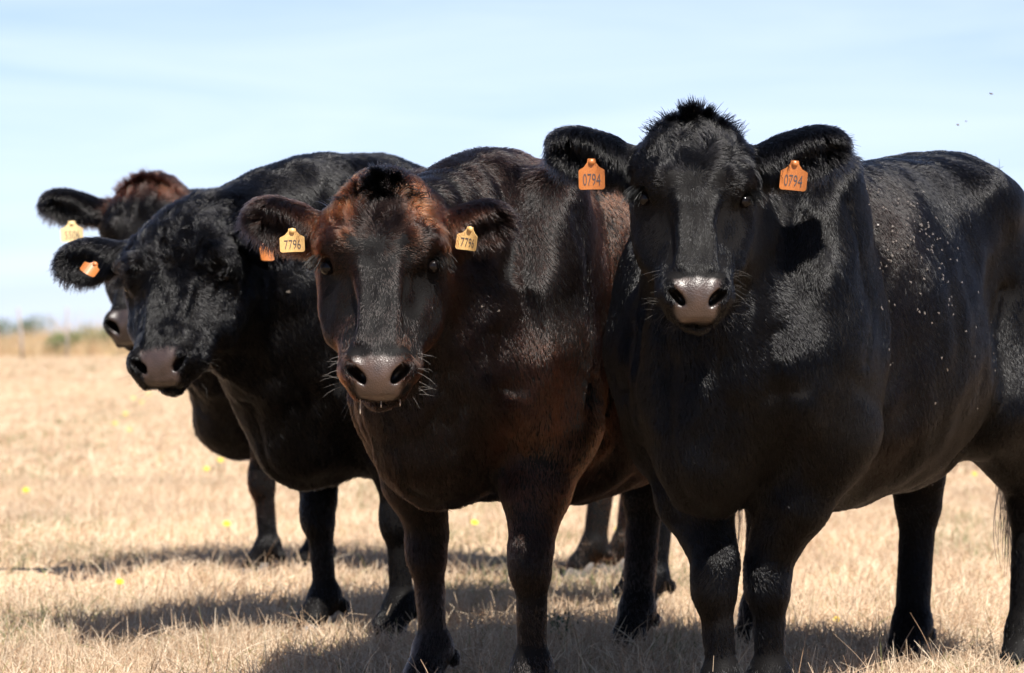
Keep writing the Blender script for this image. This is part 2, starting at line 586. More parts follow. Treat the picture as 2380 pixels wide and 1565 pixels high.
def ear_tag(cow, c, right, up, w, h, mat, text, curl=0.0):
    """flat plastic tag: square lower panel, sloping shoulders and a neck going up into the ear"""
    right, up = unit(right), unit(up)
    right = unit(right - up * (right @ up))
    out = np.cross(right, up)
    pts = []
    def arc(cx, cy, r, a0, a1):
        for a in np.linspace(a0, a1, 5):
            pts.append((cx + r * math.cos(math.radians(a)), cy + r * math.sin(math.radians(a))))
    r = 0.11
    arc(-0.5 + r, -0.5 + r, r, 180, 270); arc(0.5 - r, -0.5 + r, r, 270, 360)
    arc(0.5 - r * .6, 0.16, r * .6, 0, 50); pts.append((0.30, 0.30)); pts.append((0.17, 0.46)); pts.append((0.14, 0.60))
    pts.append((-0.14, 0.60)); pts.append((-0.17, 0.46)); pts.append((-0.30, 0.30)); arc(-0.5 + r * .6, 0.16, r * .6, 130, 180)
    n = len(pts)
    def pos(x, y, z):
        return np.asarray(c) + right * x * w + up * y * h + out * (z + .010 * x * x * 4 - .004 * y)
    bm = bmesh.new()
    bm.faces.new([bm.verts.new((x, y, 0)) for x, y in pts])
    for cx in (-.38, -.25, -.12, 0, .12, .25, .38):
        bmesh.ops.bisect_plane(bm, geom=bm.verts[:] + bm.edges[:] + bm.faces[:], plane_co=(cx, 0, 0), plane_no=(1, 0, 0))
    for cy in (-.3, -.1, .1):
        bmesh.ops.bisect_plane(bm, geom=bm.verts[:] + bm.edges[:] + bm.faces[:], plane_co=(0, cy, 0), plane_no=(0, 1, 0))
    bm.verts.ensure_lookup_table(); bm.verts.index_update()
    n = len(bm.verts)
    V = [pos(v.co.x, v.co.y, .0008) for v in bm.verts] + [pos(v.co.x, v.co.y, -.0008) for v in bm.verts]
    F = [tuple(v.index for v in f.verts) for f in bm.faces]
    F += [tuple(i + n for i in f[::-1]) for f in F]
    for e_ in bm.edges:
        if len(e_.link_faces) == 1:
            a_, b_ = e_.verts[0].index, e_.verts[1].index
            F.append((a_, b_, b_ + n, a_ + n))
    bm.free()
    o = mesh_obj('ear_tag', V, F, mat, cow, c, smooth=False)
    sv, sf = [], []
    for zz_ in (.0005, .0045):
        for k in range(12):
            an = 2 * np.pi * k / 12
            sv.append(pos(0, .47, zz_) + (right * math.cos(an) + up * math.sin(an)) * (.0075 if zz_ < .003 else .006))
    sf = [(k, (k + 1) % 12, 12 + (k + 1) % 12, 12 + k) for k in range(12)] + [tuple(range(12, 24))]
    st_ = mesh_obj('stud', sv, sf, mat, None, c)
    st_.parent = o; st_.location = (0, 0, 0)
    if text:
        dv, df = digits_mesh(text)
        dv[:, 0] *= 0.27 / 0.62 * 0.80
        dv[:, 1] *= 0.62
        wv = [pos(v[0], v[1] - 0.36, 0.0016) for v in dv]
        num = mesh_obj('tag_number', wv, df, M_INK, None, c, smooth=False)
        num.parent = o
        num.location = (0, 0, 0)
    return o


HEAD_T = [-.085, -.03, .05, .14, .25, .38, .48, .60, .72, .83, .92, 1.0, 1.045]
HEAD = dict(
    nf=[-.045, .00, .035, .052, .058, .054, .045, .038, .035, .036, .038, .018, -.01],
    nb=[-.075, -.11, -.14, -.165, -.195, -.222, -.228, -.205, -.165, -.128, -.098, -.076, -.055],
    w=[.030, .062, .098, .121, .128, .130, .122, .104, .087, .080, .081, .070, .050],
    nm=[-.06, -.055, -.05, -.05, -.05, -.06, -.08, -.085, -.065, -.035, -.025, -.03, -.04],
    n1=[2.0, 2.1, 2.3, 2.5, 2.5, 2.05, 1.6, 1.38, 1.45, 2.0, 2.4, 2.3, 2.1],
    n2=[2.0, 2.1, 2.2, 2.2, 2.2, 2.2, 2.2, 2.2, 2.2, 2.2, 2.2, 2.2, 2.0])
TX = [0.0, .06, .18, .32, .50, .75, 1.00, 1.20, 1.36, 1.50, 1.60, 1.66]


def cow(name, label, q):
    """q: the animal's own measures (see the calls below)"""
    B = Body()
    up = np.array([0, 0, 1.0])
    fwd = unit(np.append(q['heading'], 0))
    left = np.array([-fwd[1], fwd[0], 0])
    LS = q.get('ls', 1.0)
    fc = np.append(q['front'], 0)
    O = fc - fwd * 1.35 * LS
    T = lambda x, y, z: O + fwd * x * LS + left * y + up * z
    root = empty(name, (fc[0] - fwd[0] * .6, fc[1] - fwd[1] * .6, 0))
    tag(root, label, 'cow', 'black and brown cattle standing in the dry pasture')
    ax3 = np.array([fwd, left, up])
    ws = q.get('ws', 1.0)
    zt = np.array(q['zt']); zb = np.array(q['zb'])
    w = np.array([.08, .15, .225, .27, .30, .345, .355, .315, .27, .215, .16, .09]) * ws
    zm = zb + (zt - zb) * np.array([.55, .56, .56, .54, .48, .42, .42, .44, .46, .45, .45, .45])
    n1 = [2.1, 2.2, 2.4, 2.6, 2.5, 2.3, 2.2, 2.1, 2.0, 2.0, 2.0, 2.0]
    n2 = [2.1] * 12
    B.loft(O, fwd, left, up, np.array(TX) * LS, zt, zb, w, zm, n1, n2, 0.05, 'torso')
    zi = lambda x: np.interp(x, TX, zt)
    zbi = lambda x: np.interp(x, TX, zb)
    for sg in (1, -1):
        # hook bones, rump and thighs, shoulder blades and their muscle
        B.ell(T(.40, sg * .22 * ws, zi(.40) - .12), ax3, (.09, .06, .05), .12, 'torso')
        B.ell(T(.10, sg * .11, zi(.1) - .13), ax3, (.09, .07, .08), .08, 'torso')
        A = np.array([unit(fwd * .25 + up * 1), left, unit(fwd - up * .25)])
        B.ell(T(.22, sg * .175 * ws, .93), A, (.34, .115, .21), .08, 'torso')
        B.ell(T(.40, sg * .21 * ws, .76), ax3, (.12, .075, .15), .08, 'torso')
        A = np.array([unit(up * 1 - fwd * .28), left, unit(fwd + up * .28)])
        B.ell(T(1.33, sg * .225 * ws, .98), A, (.34, .085, .145), .035, 'torso')
        B.cone(T(1.30, sg * .20 * ws, 1.26), T(1.43, sg * .265 * ws, .86), .028, .03, .10, 'torso')
        B.ell(T(1.44, sg * .18 * ws, .86), ax3, (.09, .06, .14), .13, 'torso')
        B.ell(T(1.26, sg * .200 * ws, .76), ax3, (.14, .085, .14), .08, 'torso')
    B.ell(T(1.50, 0, q.get('brz', .62) + .02), ax3, (.17, .105, .14), .07, 'torso')
    # head frame
    po, mu = np.asarray(q['poll']), np.asarray(q['tip'])
    a = unit(mu - po)
    L = np.linalg.norm(mu - po)
    n = np.asarray(q['facing'], float)
    n = unit(n - a * (n @ a))
    s = np.cross(n, a)
    hs = L / 0.52
    hw = hs * q.get('hw', 1.0)
    H = lambda s_, t_, n_: po + s * (s_ * hw) + a * (t_ * L) + n * (n_ * hs)
    g = {k: np.array(v) for k, v in HEAD.items()}
    B.loft(po, a, s, n, np.array(HEAD_T) * L, g['nf'] * hs, g['nb'] * hs, g['w'] * hw, g['nm'] * hs, g['n1'], g['n2'], .02, 'head', sm=.022)
    h3 = np.array([s, a, n])
    for sg in (1, -1):
        B.ell(H(sg * .098, .355, .002), h3, np.array((.038, .062, .048)) * hs, .035 * hs, 'head')     # orbit
        B.cone(H(sg * .075, .325, .044), H(sg * .128, .360, .002), .018 * hs, .018 * hs, .03 * hs, 'head')   # brow
        B.ell(H(sg * .085, .52, -.10), h3, np.array((.052, .10, .085)) * hs, .05 * hs, 'head')       # cheek
        B.cone(H(sg * .036, .46, .030), H(sg * .033, .80, .020), .013 * hs, .013 * hs, .03 * hs, 'head')     # nasal ridge
        B.ell(H(sg * .058, .925, .006), h3, np.array((.026, .036, .034)) * hs, .02 * hs, 'head')     # nostril wing
        B.cone(H(sg * .05, .66, -.05), H(sg * .06, .86, -.05), .035 * hs, .03 * hs, .03 * hs, 'head')
    B.ell(H(0, .935, -.080), h3, np.array((.056, .060, .032)) * hs, .014 * hs, 'head')               # chin
    B.ell(H(0, .02, -.035), h3, np.array((.075, .06, .055)) * hs, .05 * hs, 'head')                   # poll
    # neck
    ns = q.get('ns', 1.0)
    nape, mid, thr = H(0, .07, -.09), H(0, .24, -.115), H(0, .42, -.17)
    cr = q.get('crest', 0.0)
    b1, b2, b3 = T(1.26, 0, zi(1.26) - .155), T(1.40, 0, .98), T(1.50, 0, .78)
    B.cone(b1, nape + (b1 - nape) * .12, .15 * ns, .085 * ns, .10, 'neck')
    if q.get('bull'):
        B.cone(T(1.50, 0, 1.28), nape + (b1 - nape) * .18, .135, .10, .09, 'neck')
    if cr:
        m_ = (b1 + nape) * .5 + up * cr
        B.cone(b1, m_, .15 * ns, .12 * ns, .10, 'neck'); B.cone(m_, nape, .12 * ns, .085, .10, 'neck')
    B.cone(b2, mid, .215 * ns, .105 * hs, .10, 'neck')
    B.cone(b3, thr, .155 * ns, .07 * hs, .09, 'neck')
    B.cone(T(1.54, 0, q.get('brz', .62) + .02), thr + (b3 - thr) * .25, .07, .035, .08, 'neck')
    # ears
    ears = {}
    for sg, key in ((1, 'earL'), (-1, 'earR')):
        base, tip = np.asarray(q[key][0], float), np.asarray(q[key][1], float)
        e1 = unit(tip - base)
        e3 = np.asarray(q[key][2], float); e3 = unit(e3 - e1 * (e3 @ e1))
        e2 = np.cross(e3, e1)
        le = np.linalg.norm(tip - base)
        E = np.array([e1, e2, e3])
        ew = q.get('ew', .051)
        c_ = base + e1 * le * .56
        B.ell(c_, E, (le * .47, ew, .036), .03, key)
        B.cone(base - e1 * .05, base + e1 * le * .25, .045 * hs, .035, .04, key)
        B.ell(c_ + e3 * .036 + e1 * le * .06, E, (le * .36, ew * .72, .034), .012, key, '-')
        ears[key] = (base, tip, e1, e2, e3, le)
    # legs
    feet, hooves = [], []
    for i, key in enumerate(('fl', 'fr')):
        sg = 1 if i == 0 else -1
        f0 = np.append(q[key], 0)
        ff = q.get('toe', fwd)
        F_ = f0 - ff * .045 + up * .125
        K_ = f0 - ff * .030 + up * q.get('kneez', .375) + left * sg * .008
        E_ = T(1.31, sg * .195 * ws, .70)
        E2 = E_ * .55 + K_ * .45 + ff * .02
        B.cone(T(1.35, sg * .21 * ws, .88), E_, .12, .115, .06, 'leg')
        B.cone(E_, E2, .115, .084, .07, 'leg'); B.cone(E2, K_ + up * .055, .082, .053, .03, 'leg')
        B.ell(K_ + ff * .010, ax3, (.052, .052, .072), .03, 'leg')
        B.cone(K_ - up * .03, F_, .038, .033, .025, 'leg')
        B.ell(F_, ax3, (.047, .047, .045), .025, 'leg')
        B.cone(F_, f0 + up * .055 + ff * .005, .039, .050, .03, 'leg')
        for s2 in (-1, 1):
            B.ell(F_ - ff * .05 + left * s2 * .028 - up * .03, ax3, (.018, .016, .024), .012, 'leg')
        hooves.append((f0, ff))
    for i, key in enumerate(('hl', 'hr')):
        sg = 1 if i == 0 else -1
        f0 = np.append(q[key], 0)
        F_ = f0 - fwd * .05 + up * .13
        K_ = f0 - fwd * .09 + up * .47
        St = T(.40, sg * .19 * ws, .76)
        B.cone(T(.24, sg * .16 * ws, 1.0), St, .17, .125, .06, 'leg')
        B.cone(St, K_ + up * .07 + fwd * .012, .135, .080, .05, 'leg')
        B.cone(K_ + up * .08 - fwd * .02, K_, .045, .052, .03, 'leg')
        B.ell(K_, ax3, (.068, .058, .09), .03, 'leg')
        B.cone(K_ - up * .03, F_, .050, .043, .03, 'leg')
        B.ell(F_, ax3, (.046, .046, .047), .03, 'leg')
        B.cone(F_, f0 + up * .055 + fwd * .005, .040, .050, .03, 'leg')
        for s2 in (-1, 1):
            B.ell(F_ - fwd * .052 + left * s2 * .028 - up * .03, ax3, (.018, .016, .024), .012, 'leg')
        hooves.append((f0, fwd))
    # tail
    tl = [T(.05, 0, zi(.05) - .01), T(-.03, 0, zi(0.0) - .06), T(-.06, .0, 1.0)] + [np.asarray(x) for x in q['tail']]
    for i in range(len(tl) - 1):
        B.cone(tl[i], tl[i + 1], .036 - .005 * i, .031 - .005 * i, .03, 'tail')
    for sg in (1, -1):
        B.ell(T(.50, sg * .385 * ws, .98), ax3, (.10, .09, .17), .12, 'x', '-')      # hollow in front of the thigh
        B.cone(T(1.10, sg * .375 * ws, 1.2), T(1.12, sg * .385 * ws, .75), .062, .058, .07, 'x', '-')   # behind the shoulder
    # carved details
    for sg in (1, -1):
        B.ell(H(sg * .146, .395, -.012), h3, np.array((.020, .024, .018)) * hs, .012 * hs, 'x', '-')    # eye opening
        v = unit(-s * sg * .55 + a * .83)
        dpt = unit(n * .75 + a * .65)
        dpt = unit(dpt - v * (dpt @ v))
        v2 = np.cross(v, dpt)
        B.ell(H(sg * .045, .968, .017), np.array([v, v2, dpt]), np.array((.027, .0115, .045)) * hs, .007 * hs, 'x', '-')
        B.ell(H(sg * .128, .62, .012), h3, np.array((.045, .12, .05)) * hs, .07 * hs, 'x', '-')       # hollow beside the nose
    B.ell(H(0, 1.03, -.056), h3, np.array((.085, .045, .0055)) * hs, .006 * hs, 'x', '-')            # mouth
    pts = [H(x, t_, n_) for x in (-.15, .15) for t_ in (-.1, 1.08) for n_ in (.08, -.2)] + [e[i] for e in ears.values() for i in (0, 1)]
    V, F = B.polygonise(np.min(pts, 0) - .03, np.max(pts, 0) + .03, q.get('hf', .0055), q.get('hc', .0105))
    N, A_ = normals(V, F)
    # muscle relief and loose skin
    gd = B.group_d(V)
    gn = list(gd)
    Wt = np.stack([np.exp(-np.clip(gd[k], -.02, .5) / .018) for k in gn], 1)
    Wt /= Wt.sum(1, keepdims=True)
    wt = {k: Wt[:, i] for i, k in enumerate(gn)}
    tors = wt['torso'] + wt['neck']
    q3 = (V - O) @ np.array([fwd, left, up]).T
    V = V + N * (tors * (.008 * noise(V, 2.2, 1) + .0045 * noise(V, 5.0, 2)))[:, None]
    fz = np.stack([q3[:, 0] * .5, q3[:, 1], q3[:, 2] * .16], 1)
    fold = (1 - np.abs(noise(fz, 4.2, 5))) ** 2 * np.clip((q3[:, 0] / LS - 1.30) / .15, 0, 1) * np.clip((1.28 - q3[:, 2]) / .2, 0, 1)
    ribs = np.sin(q3[:, 0] / LS * 62 + q3[:, 2] * 6) * np.exp(-((q3[:, 0] / LS - .88) / .2) ** 2) * np.exp(-((q3[:, 2] - .95) / .2) ** 2)
    V = V + N * (tors * (.017 * fold + .0018 * ribs))[:, None]
    V = V + N * (np.clip(wt['neck'], 0, 1) * .0022 * np.sin(q3[:, 0] * 75 + 2.5 * noise(V, 2.6, 3)) * np.clip(.4 + noise(V, 1.5, 4), 0, 1))[:, None]
    # grooves between the muscles: in side view (x, z) and in front view (|y|, z)
    X_, Y_, Z_ = q3[:, 0] / LS, np.abs(q3[:, 1]) / ws, q3[:, 2]

    def seg(u, v, poly):
        d = np.full(len(u), 9.0)
        for (u0, v0), (u1, v1) in zip(poly[:-1], poly[1:]):
            e, f = u1 - u0, v1 - v0
            h = np.clip(((u - u0) * e + (v - v0) * f) / (e * e + f * f), 0, 1)
            d = np.minimum(d, np.hypot(u - u0 - h * e, v - v0 - h * f))
        return d
    wob = .012 * noise(V, 6, 2)
    sidem = np.clip(np.abs(N @ left) * 1.8 - .35, 0, 1)
    frontm = np.clip((N @ fwd) * 1.8 - .2, 0, 1) * (X_ > 1.30)
    gro = np.zeros(len(V))
    for poly, dp, wd in (([(1.10, 1.27), (1.145, .98), (1.19, .66)], .016, .030), ([(1.40, 1.30), (1.50, 1.04), (1.53, .80)], .018, .028),
                         ([(1.45, .84), (1.33, .78), (1.20, .73)], .006, .03), ([(.58, .60), (.49, .80), (.43, 1.02)], .014, .030),
                         ([(1.33, 1.22), (1.30, 1.0), (1.36, .86)], .007, .02)):
        gro += dp * np.exp(-((seg(X_, Z_, poly) + wob) / wd) ** 2) * sidem
    for poly, dp, wd in (([(0, .98), (0, .52)], .012, .022), ([(.085, .98), (.125, .76), (.115, .50)], .020, .026), ([(.20, .92), (.215, .74), (.19, .60)], .010, .022)):
        gro += dp * np.exp(-((seg(Y_, Z_, poly) + wob) / wd) ** 2) * frontm
    V = V - N * (gro * np.clip(tors + .6 * wt['leg'], 0, 1))[:, None]
    V = V + N * (wt['head'] * (.0018 * noise(V, 14, 5) + .0022 * noise(V, 6, 3)))[:, None]
    N, A_ = normals(V, F)
    # head coordinates of the vertices
    hv = V - po
    hsx, htx, hnx = (hv @ s) / hw, (hv @ a) / L, (hv @ n) / hs
    isH = wt['head'] > .5
    pad_top = q.get('pt', .868) + .35 * np.abs(hsx) ** 1.3 - .35 * np.clip(np.abs(hsx) - .045, 0, 1)
    pad_top = pad_top + .006 * noise(V, 20, 3)
    pad = isH * np.clip((htx - pad_top) / .018, 0, 1) * np.clip((.061 - .45 * np.clip(-.01 - hnx, 0, 1) - np.abs(hsx) * q.get('hw', 1)) / .012, 0, 1) * np.clip((hnx + .045 - .9 * np.clip(np.abs(hsx) - .026, 0, 1)) / .016, 0, 1)
    skin = np.tile(np.array(q.get('skin', (.005, .0046, .0046))), (len(V), 1))
    pc = np.array(q.get('pad', (.11, .062, .046)))
    mott = (1 + .22 * noise(V, 24, 2))[:, None]
    skin = skin * (1 - pad[:, None]) + pc * mott * pad[:, None]
    for sg in (1, -1):
        rel_ = (V - H(sg * .045, .968, .017)) / hs
        v = unit(-s * sg * .55 + a * .83)
        dpt = unit(n * .75 + a * .65)
        dpt = unit(dpt - v * (dpt @ v))
        rad_ = np.sqrt(((rel_ @ v) / .027) ** 2 + ((rel_ @ np.cross(v, dpt)) / .0115) ** 2)
        inn = np.clip((1.12 - rad_) / .2, 0, 1) * np.clip((.012 - rel_ @ dpt) / .006, 0, 1) * (rel_ @ dpt > -.06) * isH
        skin = skin * (1 - inn[:, None]) + np.array([.004, .003, .003]) * inn[:, None]
    org = root.location
    body = mesh_obj('body', V, F, M_SKIN, root, org)
    at_ = body.data.attributes.new('skin_col', 'FLOAT_COLOR', 'POINT')
    at_.data.foreach_set('color', np.concatenate([skin, np.ones((len(V), 1))], 1).astype(np.float32).reshape(-1))
    at_ = body.data.attributes.new('wet', 'FLOAT', 'POINT')
    at_.data.foreach_set('value', pad.astype(np.float32))
    for sg in (1, -1):
        v, f = sphere_mesh(H(sg * .113, .395, -.014), .0175 * hs)
        mesh_obj('eye', v, f, M_EYE, root, H(sg * .113, .395, -.014))
    for f0, ff in hooves:
        lf = np.array([-ff[1], ff[0], 0])
        v, f = hoof_mesh(f0, ff, lf, .047, .07)
        mesh_obj('hoof', v, f, M_HOOF, root, f0)
    for tg in q.get('tags', ()):
        ear_tag(root, *tg)
    info = dict(root=root, V=V, F=F, N=N, A=A_, T=T, H=H, q3=q3, wt=wt, O=O, fwd=fwd, left=left, hsx=hsx, htx=htx, hnx=hnx, L=L, hs=hs, a=a, s=s, n=n, ears=ears, tail=tl, po=po)
    if not FUR:
        return info
    # ---------------- coat
    nstr = int(q['hairs'] * QUICK)
    dens = np.ones(len(V))
    hd = wt['head']
    dens *= 1 + 1.3 * hd
    dens *= 1 + 1.2 * (wt['earL'] + wt['earR'])
    cam_v = np.array([0, 0, CAMH]) - V
    cam_v /= np.linalg.norm(cam_v, axis=1, keepdims=True)
    back = np.clip(((N * cam_v).sum(1) + .35) / .3, .3, 1)
    dens *= back
    bare = np.maximum(pad, 0)
    for sg in (1, -1):
        de = np.linalg.norm(V - H(sg * .138, .395, -.012), axis=1)
        bare = np.maximum(bare, np.clip((.016 * hs - de) / .006, 0, 1))
    dens *= (1 - np.clip(bare * 1.5, 0, 1))
    dens[V[:, 2] < .03] = 0
    fw = A_ * dens[F].mean(1)
    cs = np.cumsum(fw)
    fi = np.searchsorted(cs, rng.random(nstr) * cs[-1])
    u_, v_ = rng.random(nstr), rng.random(nstr)
    bw = np.stack([(1 - u_) * (1 - v_), u_ * (1 - v_), u_ * v_, (1 - u_) * v_], 1)

    def at_root(x):
        y = x[F[fi]]
        return (y * (bw[:, :, None] if x.ndim == 2 else bw)).sum(1)
    R, NN = at_root(V), at_root(N)
    NN /= np.linalg.norm(NN, axis=1, keepdims=True)
    g = {k: at_root(x) for k, x in wt.items()}
    hx, hy, hz = at_root(hsx), at_root(htx), at_root(hnx)
    r3 = at_root(q3)
    # comb direction
    D = np.zeros_like(R)
    D += g['torso'][:, None] * (-fwd * .32 - up * .9)
    # flank swirl in front of the thigh and whorl of the brisket
    nd = unit(b2 - mid)
    D += g['neck'][:, None] * (nd * .75 - up * .7)
    wh = q.get('whorl', .37)
    radv = s[None] * (hx * hw)[:, None] + a[None] * ((hy - wh) * L)[:, None]
    radv /= (np.linalg.norm(radv, axis=1, keepdims=True) + 1e-6)
    side = np.clip(1.2 - 1.6 * np.abs(NN @ n), 0, 1)[:, None]
    hdir = radv * (1 - side) + side * (-n * .7 + a * .35 - up * .3)
    D += g['head'][:, None] * hdir
    for key in ('earL', 'earR'):
        base, tip, e1, e2, e3, le = ears[key]
        rel = R - base
        uu = (rel @ e1) / le
        vv = (rel @ e2) / .06
        front = np.clip((NN @ e3) * 2, -.2, 1)
        dd = e1[None] * (.75 - .55 * front[:, None]) - up * (.30 + .75 * front[:, None] * (uu[:, None] < .75)) + e2[None] * (vv * .35)[:, None] + e3[None] * .25
        D += g[key][:, None] * dd
    D += (g['leg'] + g['tail'])[:, None] * (-up - fwd * .1)
    wav = q.get('curl', 0.0)
    fl = np.stack([noise(R, 3.5, 1), noise(R, 3.5, 2), noise(R, 3.5, 3)], 1)
    fs = np.stack([noise(R, 16, 4), noise(R, 16, 5), noise(R, 16, 6)], 1)
    ff_ = np.stack([noise(R, 45, 7), noise(R, 45, 1), noise(R, 45, 2)], 1)
    up_head = g['head'] * np.clip((q.get('curl_t', .34) - hy) / .1, 0, 1)
    amp = .08 + up_head * .35 + wav * g['head']
    D = D / (np.linalg.norm(D, axis=1, keepdims=True) + 1e-6)
    D += fl * .27 + fs * amp[:, None] + ff_ * (.06 + .25 * up_head + .2 * wav * g['head'])[:, None] + rng.normal(0, .035, D.shape)
    D -= NN * (D * NN).sum(1, keepdims=True)
    D /= (np.linalg.norm(D, axis=1, keepdims=True) + 1e-6)
    # length and lift
    ln = .020 * g['torso'] + .024 * g['neck'] + .013 * g['head'] + .018 * (g['earL'] + g['earR']) + .014 * g['leg'] + .02 * g['tail']
    ln += .022 * up_head + q.get('curl_len', 0) * g['head'] * (hy < .8)
    topl = np.clip((NN[:, 2] - .55) / .3, 0, 1) * g['torso'] * np.clip((r3[:, 0] / LS - 1.05) / .2, 0, 1)
    ln += .014 * topl
    ef = np.zeros(nstr)
    for key in ('earL', 'earR'):
        base, tip, e1, e2, e3, le = ears[key]
        ef += g[key] * np.clip((NN @ e3), 0, 1)
    ln += .028 * ef
    ln *= rng.uniform(.65, 1.3, nstr)
    lift = np.radians(7 + 12 * up_head + 20 * topl + 20 * ef + 9 * (g['earL'] + g['earR']) + 12 * wav * g['head']) * rng.uniform(.7, 1.3, nstr)
    lift += np.radians(np.clip(8 * noise(R, 1.7, 6) + 4 * noise(R, 4.5, 4), 0, 11) * (g['torso'] + g['neck'] + 1.2 * g['leg']))
    k = 4
    pts = np.zeros((nstr, k, 3))
    pts[:, 0] = R - NN * .0015
    cur = pts[:, 0].copy()
    bendv = np.cross(NN, D) * (rng.normal(0, .25, nstr) + up_head * 1.2 * np.sign(noise(R, 12, 3)))[:, None]
    for i in range(1, k):
        l_ = lift * (1.7, 1.0, .45)[i - 1]
        d = D * np.cos(l_)[:, None] + NN * np.sin(l_)[:, None] + bendv * (i - 1) * .5
        d -= up * (.05 * (i - 1))
        d /= np.linalg.norm(d, axis=1, keepdims=True)
        cur = cur + d * (ln / (k - 1))[:, None]
        pts[:, i] = cur
    r0 = q.get('hr_', .00054)
    rad = r0 * (1 - .25 * g['head'] * (hy > .3))[:, None] * np.array([1, 1, .8, .3])[None] * rng.uniform(.8, 1.2, (nstr, 1))
    colr = q['colour'](dict(R=R, r3=r3 / np.array([LS, 1, 1]), hx=hx, hy=hy, hz=hz, g=g, N=NN, ef=ef, n=nstr))
    curves_obj('coat_hair', pts, rad, colr, M_HAIR, root, org)
    # eyelashes and brow hair
    nl = 70
    pk = np.zeros((nl * 2, 4, 3))
    for i in range(nl * 2):
        sg = 1 if i < nl else -1
        st = H(sg * rng.uniform(.110, .140), rng.uniform(.345, .368), rng.uniform(-.03, .012))
        st = st + (s * sg * .5 + n * .3) * rng.uniform(.004, .012)
        d = unit(s * sg * rng.uniform(.4, 1.0) + a * rng.uniform(.5, 1.1) + n * rng.uniform(.2, .7))
        for k_ in range(4):
            pk[i, k_] = st + d * .011 * k_ - up * .0012 * k_ * k_
    curves_obj('eyelashes', pk, .0007 * np.array([1, 1, .8, .3])[None] * np.ones((nl * 2, 1)), np.full((nl * 2, 3), .005), M_HAIR, root, org)
    # topknot: longer locks on the poll
    ntk = int(q.get('knot', 0))
    if ntk:
        ctr = H(*q.get('knot_at', (0, -.02, .0)))
        sp = q.get('knot_r', .07)
        rr = rng.normal(0, 1, (ntk, 2)) * np.array([sp, .045])
        sx, tx_ = rr[:, 0], rr[:, 1]
        base = ctr + s[None] * sx[:, None] + unit(a * .6 - n * .6)[None] * tx_[:, None] - up * (np.abs(sx) ** 1.5 * 1.6)[:, None]
        # pull the roots on to the skin
        hm = np.nonzero(isH & (htx < .3))[0]
        HV, HN = V[hm], N[hm]
        near = np.empty(ntk, int)
        for i0 in range(0, ntk, 500):
            dd = ((base[i0:i0 + 500, None] - HV[None]) ** 2).sum(2)
            near[i0:i0 + 500] = dd.argmin(1)
        rt = HV[near] + rng.normal(0, .002, (ntk, 3))
        nn = HN[near]
        clump = np.stack([noise(rt, 22, 1), noise(rt, 22, 2), noise(rt, 22, 3)], 1)
        kd = np.asarray(q.get('knot_dir', (0, 0, 1)), float)
        d0 = nn * .45 + kd * .8 + clump * .85 + rng.normal(0, .13, (ntk, 3)) + s[None] * (sx * 4)[:, None]
        d0 /= np.linalg.norm(d0, axis=1, keepdims=True)
        kl = q.get('knot_len', .06) * rng.uniform(.5, 1.25, ntk)
        pk = np.zeros((ntk, 6, 3)); pk[:, 0] = rt - nn * .002
        c2 = pk[:, 0].copy()
        fall = q.get('knot_fall', .45)
        for i in range(1, 6):
            d = d0 + (n * .35 - up * .5)[None] * fall * i * .4 + clump * .25 * math.sin(i * 1.3) * q.get('knot_curl', 1)
            d /= np.linalg.norm(d, axis=1, keepdims=True)
            c2 = c2 + d * (kl / 5)[:, None]
            pk[:, i] = c2
        rk = .0007 * np.array([1, 1, 1, .9, .7, .25])[None] * np.ones((ntk, 1))
        kc = np.array(q.get('knot_col', (.005, .0047, .005))) * rng.uniform(.7, 1.5, (ntk, 1))
        curves_obj('topknot', pk, rk, np.tile(kc, 1), M_HAIR, root, org)
    if q.get('tuft'):
        ntf = 160
        st = T(.16, 0, zi(.16)) + left * rng.normal(0, .035, (ntf, 1)) + fwd * rng.normal(0, .04, (ntf, 1)) - up * .012
        d = np.array([0, 0, 1.0]) + rng.normal(0, .5, (ntf, 3))
        pk = np.stack([st + d * u * rng.uniform(.012, .03, (ntf, 1)) for u in (0, .5, 1.0)], 1)
        curves_obj('rump_tuft', pk, .0008 * np.array([1, .8, .3])[None] * np.ones((ntf, 1)), np.full((ntf, 3), .005), M_HAIR, root, org)
    # tail switch
    e_ = tl[-1]
    nsw = 90
    az = rng.uniform(0, 6.28, nsw)
    pk = np.zeros((nsw, 6, 3))
    st = e_[None] + np.stack([np.cos(az), np.sin(az), 0 * az], 1) * rng.uniform(0, .014, (nsw, 1)) + up * rng.uniform(-.04, .18, (nsw, 1))
    pk[:, 0] = st
    sl_ = rng.uniform(.18, .40, nsw)
    off = np.stack([np.cos(az), np.sin(az), 0 * az], 1) * rng.uniform(0, .028, (nsw, 1))
    for i in range(1, 6):
        u = i / 5
        pk[:, i] = st + off * math.sin(u * 2.2) - up * (sl_ * u)[:, None] + np.stack([.006 * np.sin(az * 3 + u * 5), .006 * np.cos(az * 2 + u * 4), 0 * az], 1)
    curves_obj('tail_switch', pk, .0011 * np.array([1, 1, 1, .9, .7, .3])[None] * np.ones((nsw, 1)),
               np.array(q.get('knot_col', (.005, .0047, .005))) * rng.uniform(.8, 1.4, (nsw, 1)), M_HAIR, root, org)
    return info


def ramp(x, a, b):
    return np.clip((x - a) / (b - a), 0, 1)


def mixc(c, other, m):
    return c * (1 - m[:, None]) + np.asarray(other)[None] * m[:, None]


def coat_black(c):
    o = np.tile(np.array([.0042, .0040, .0046]), (c['n'], 1))
    br = ramp(noise(c['R'], 1.2, 3), .2, .9) * c['g']['torso'] * ramp(c['r3'][:, 0], 1.25, 1.0) * .5
    o = mixc(o, (.014, .008, .006), br)
    return o * rng.uniform(.7, 1.4, (c['n'], 1))


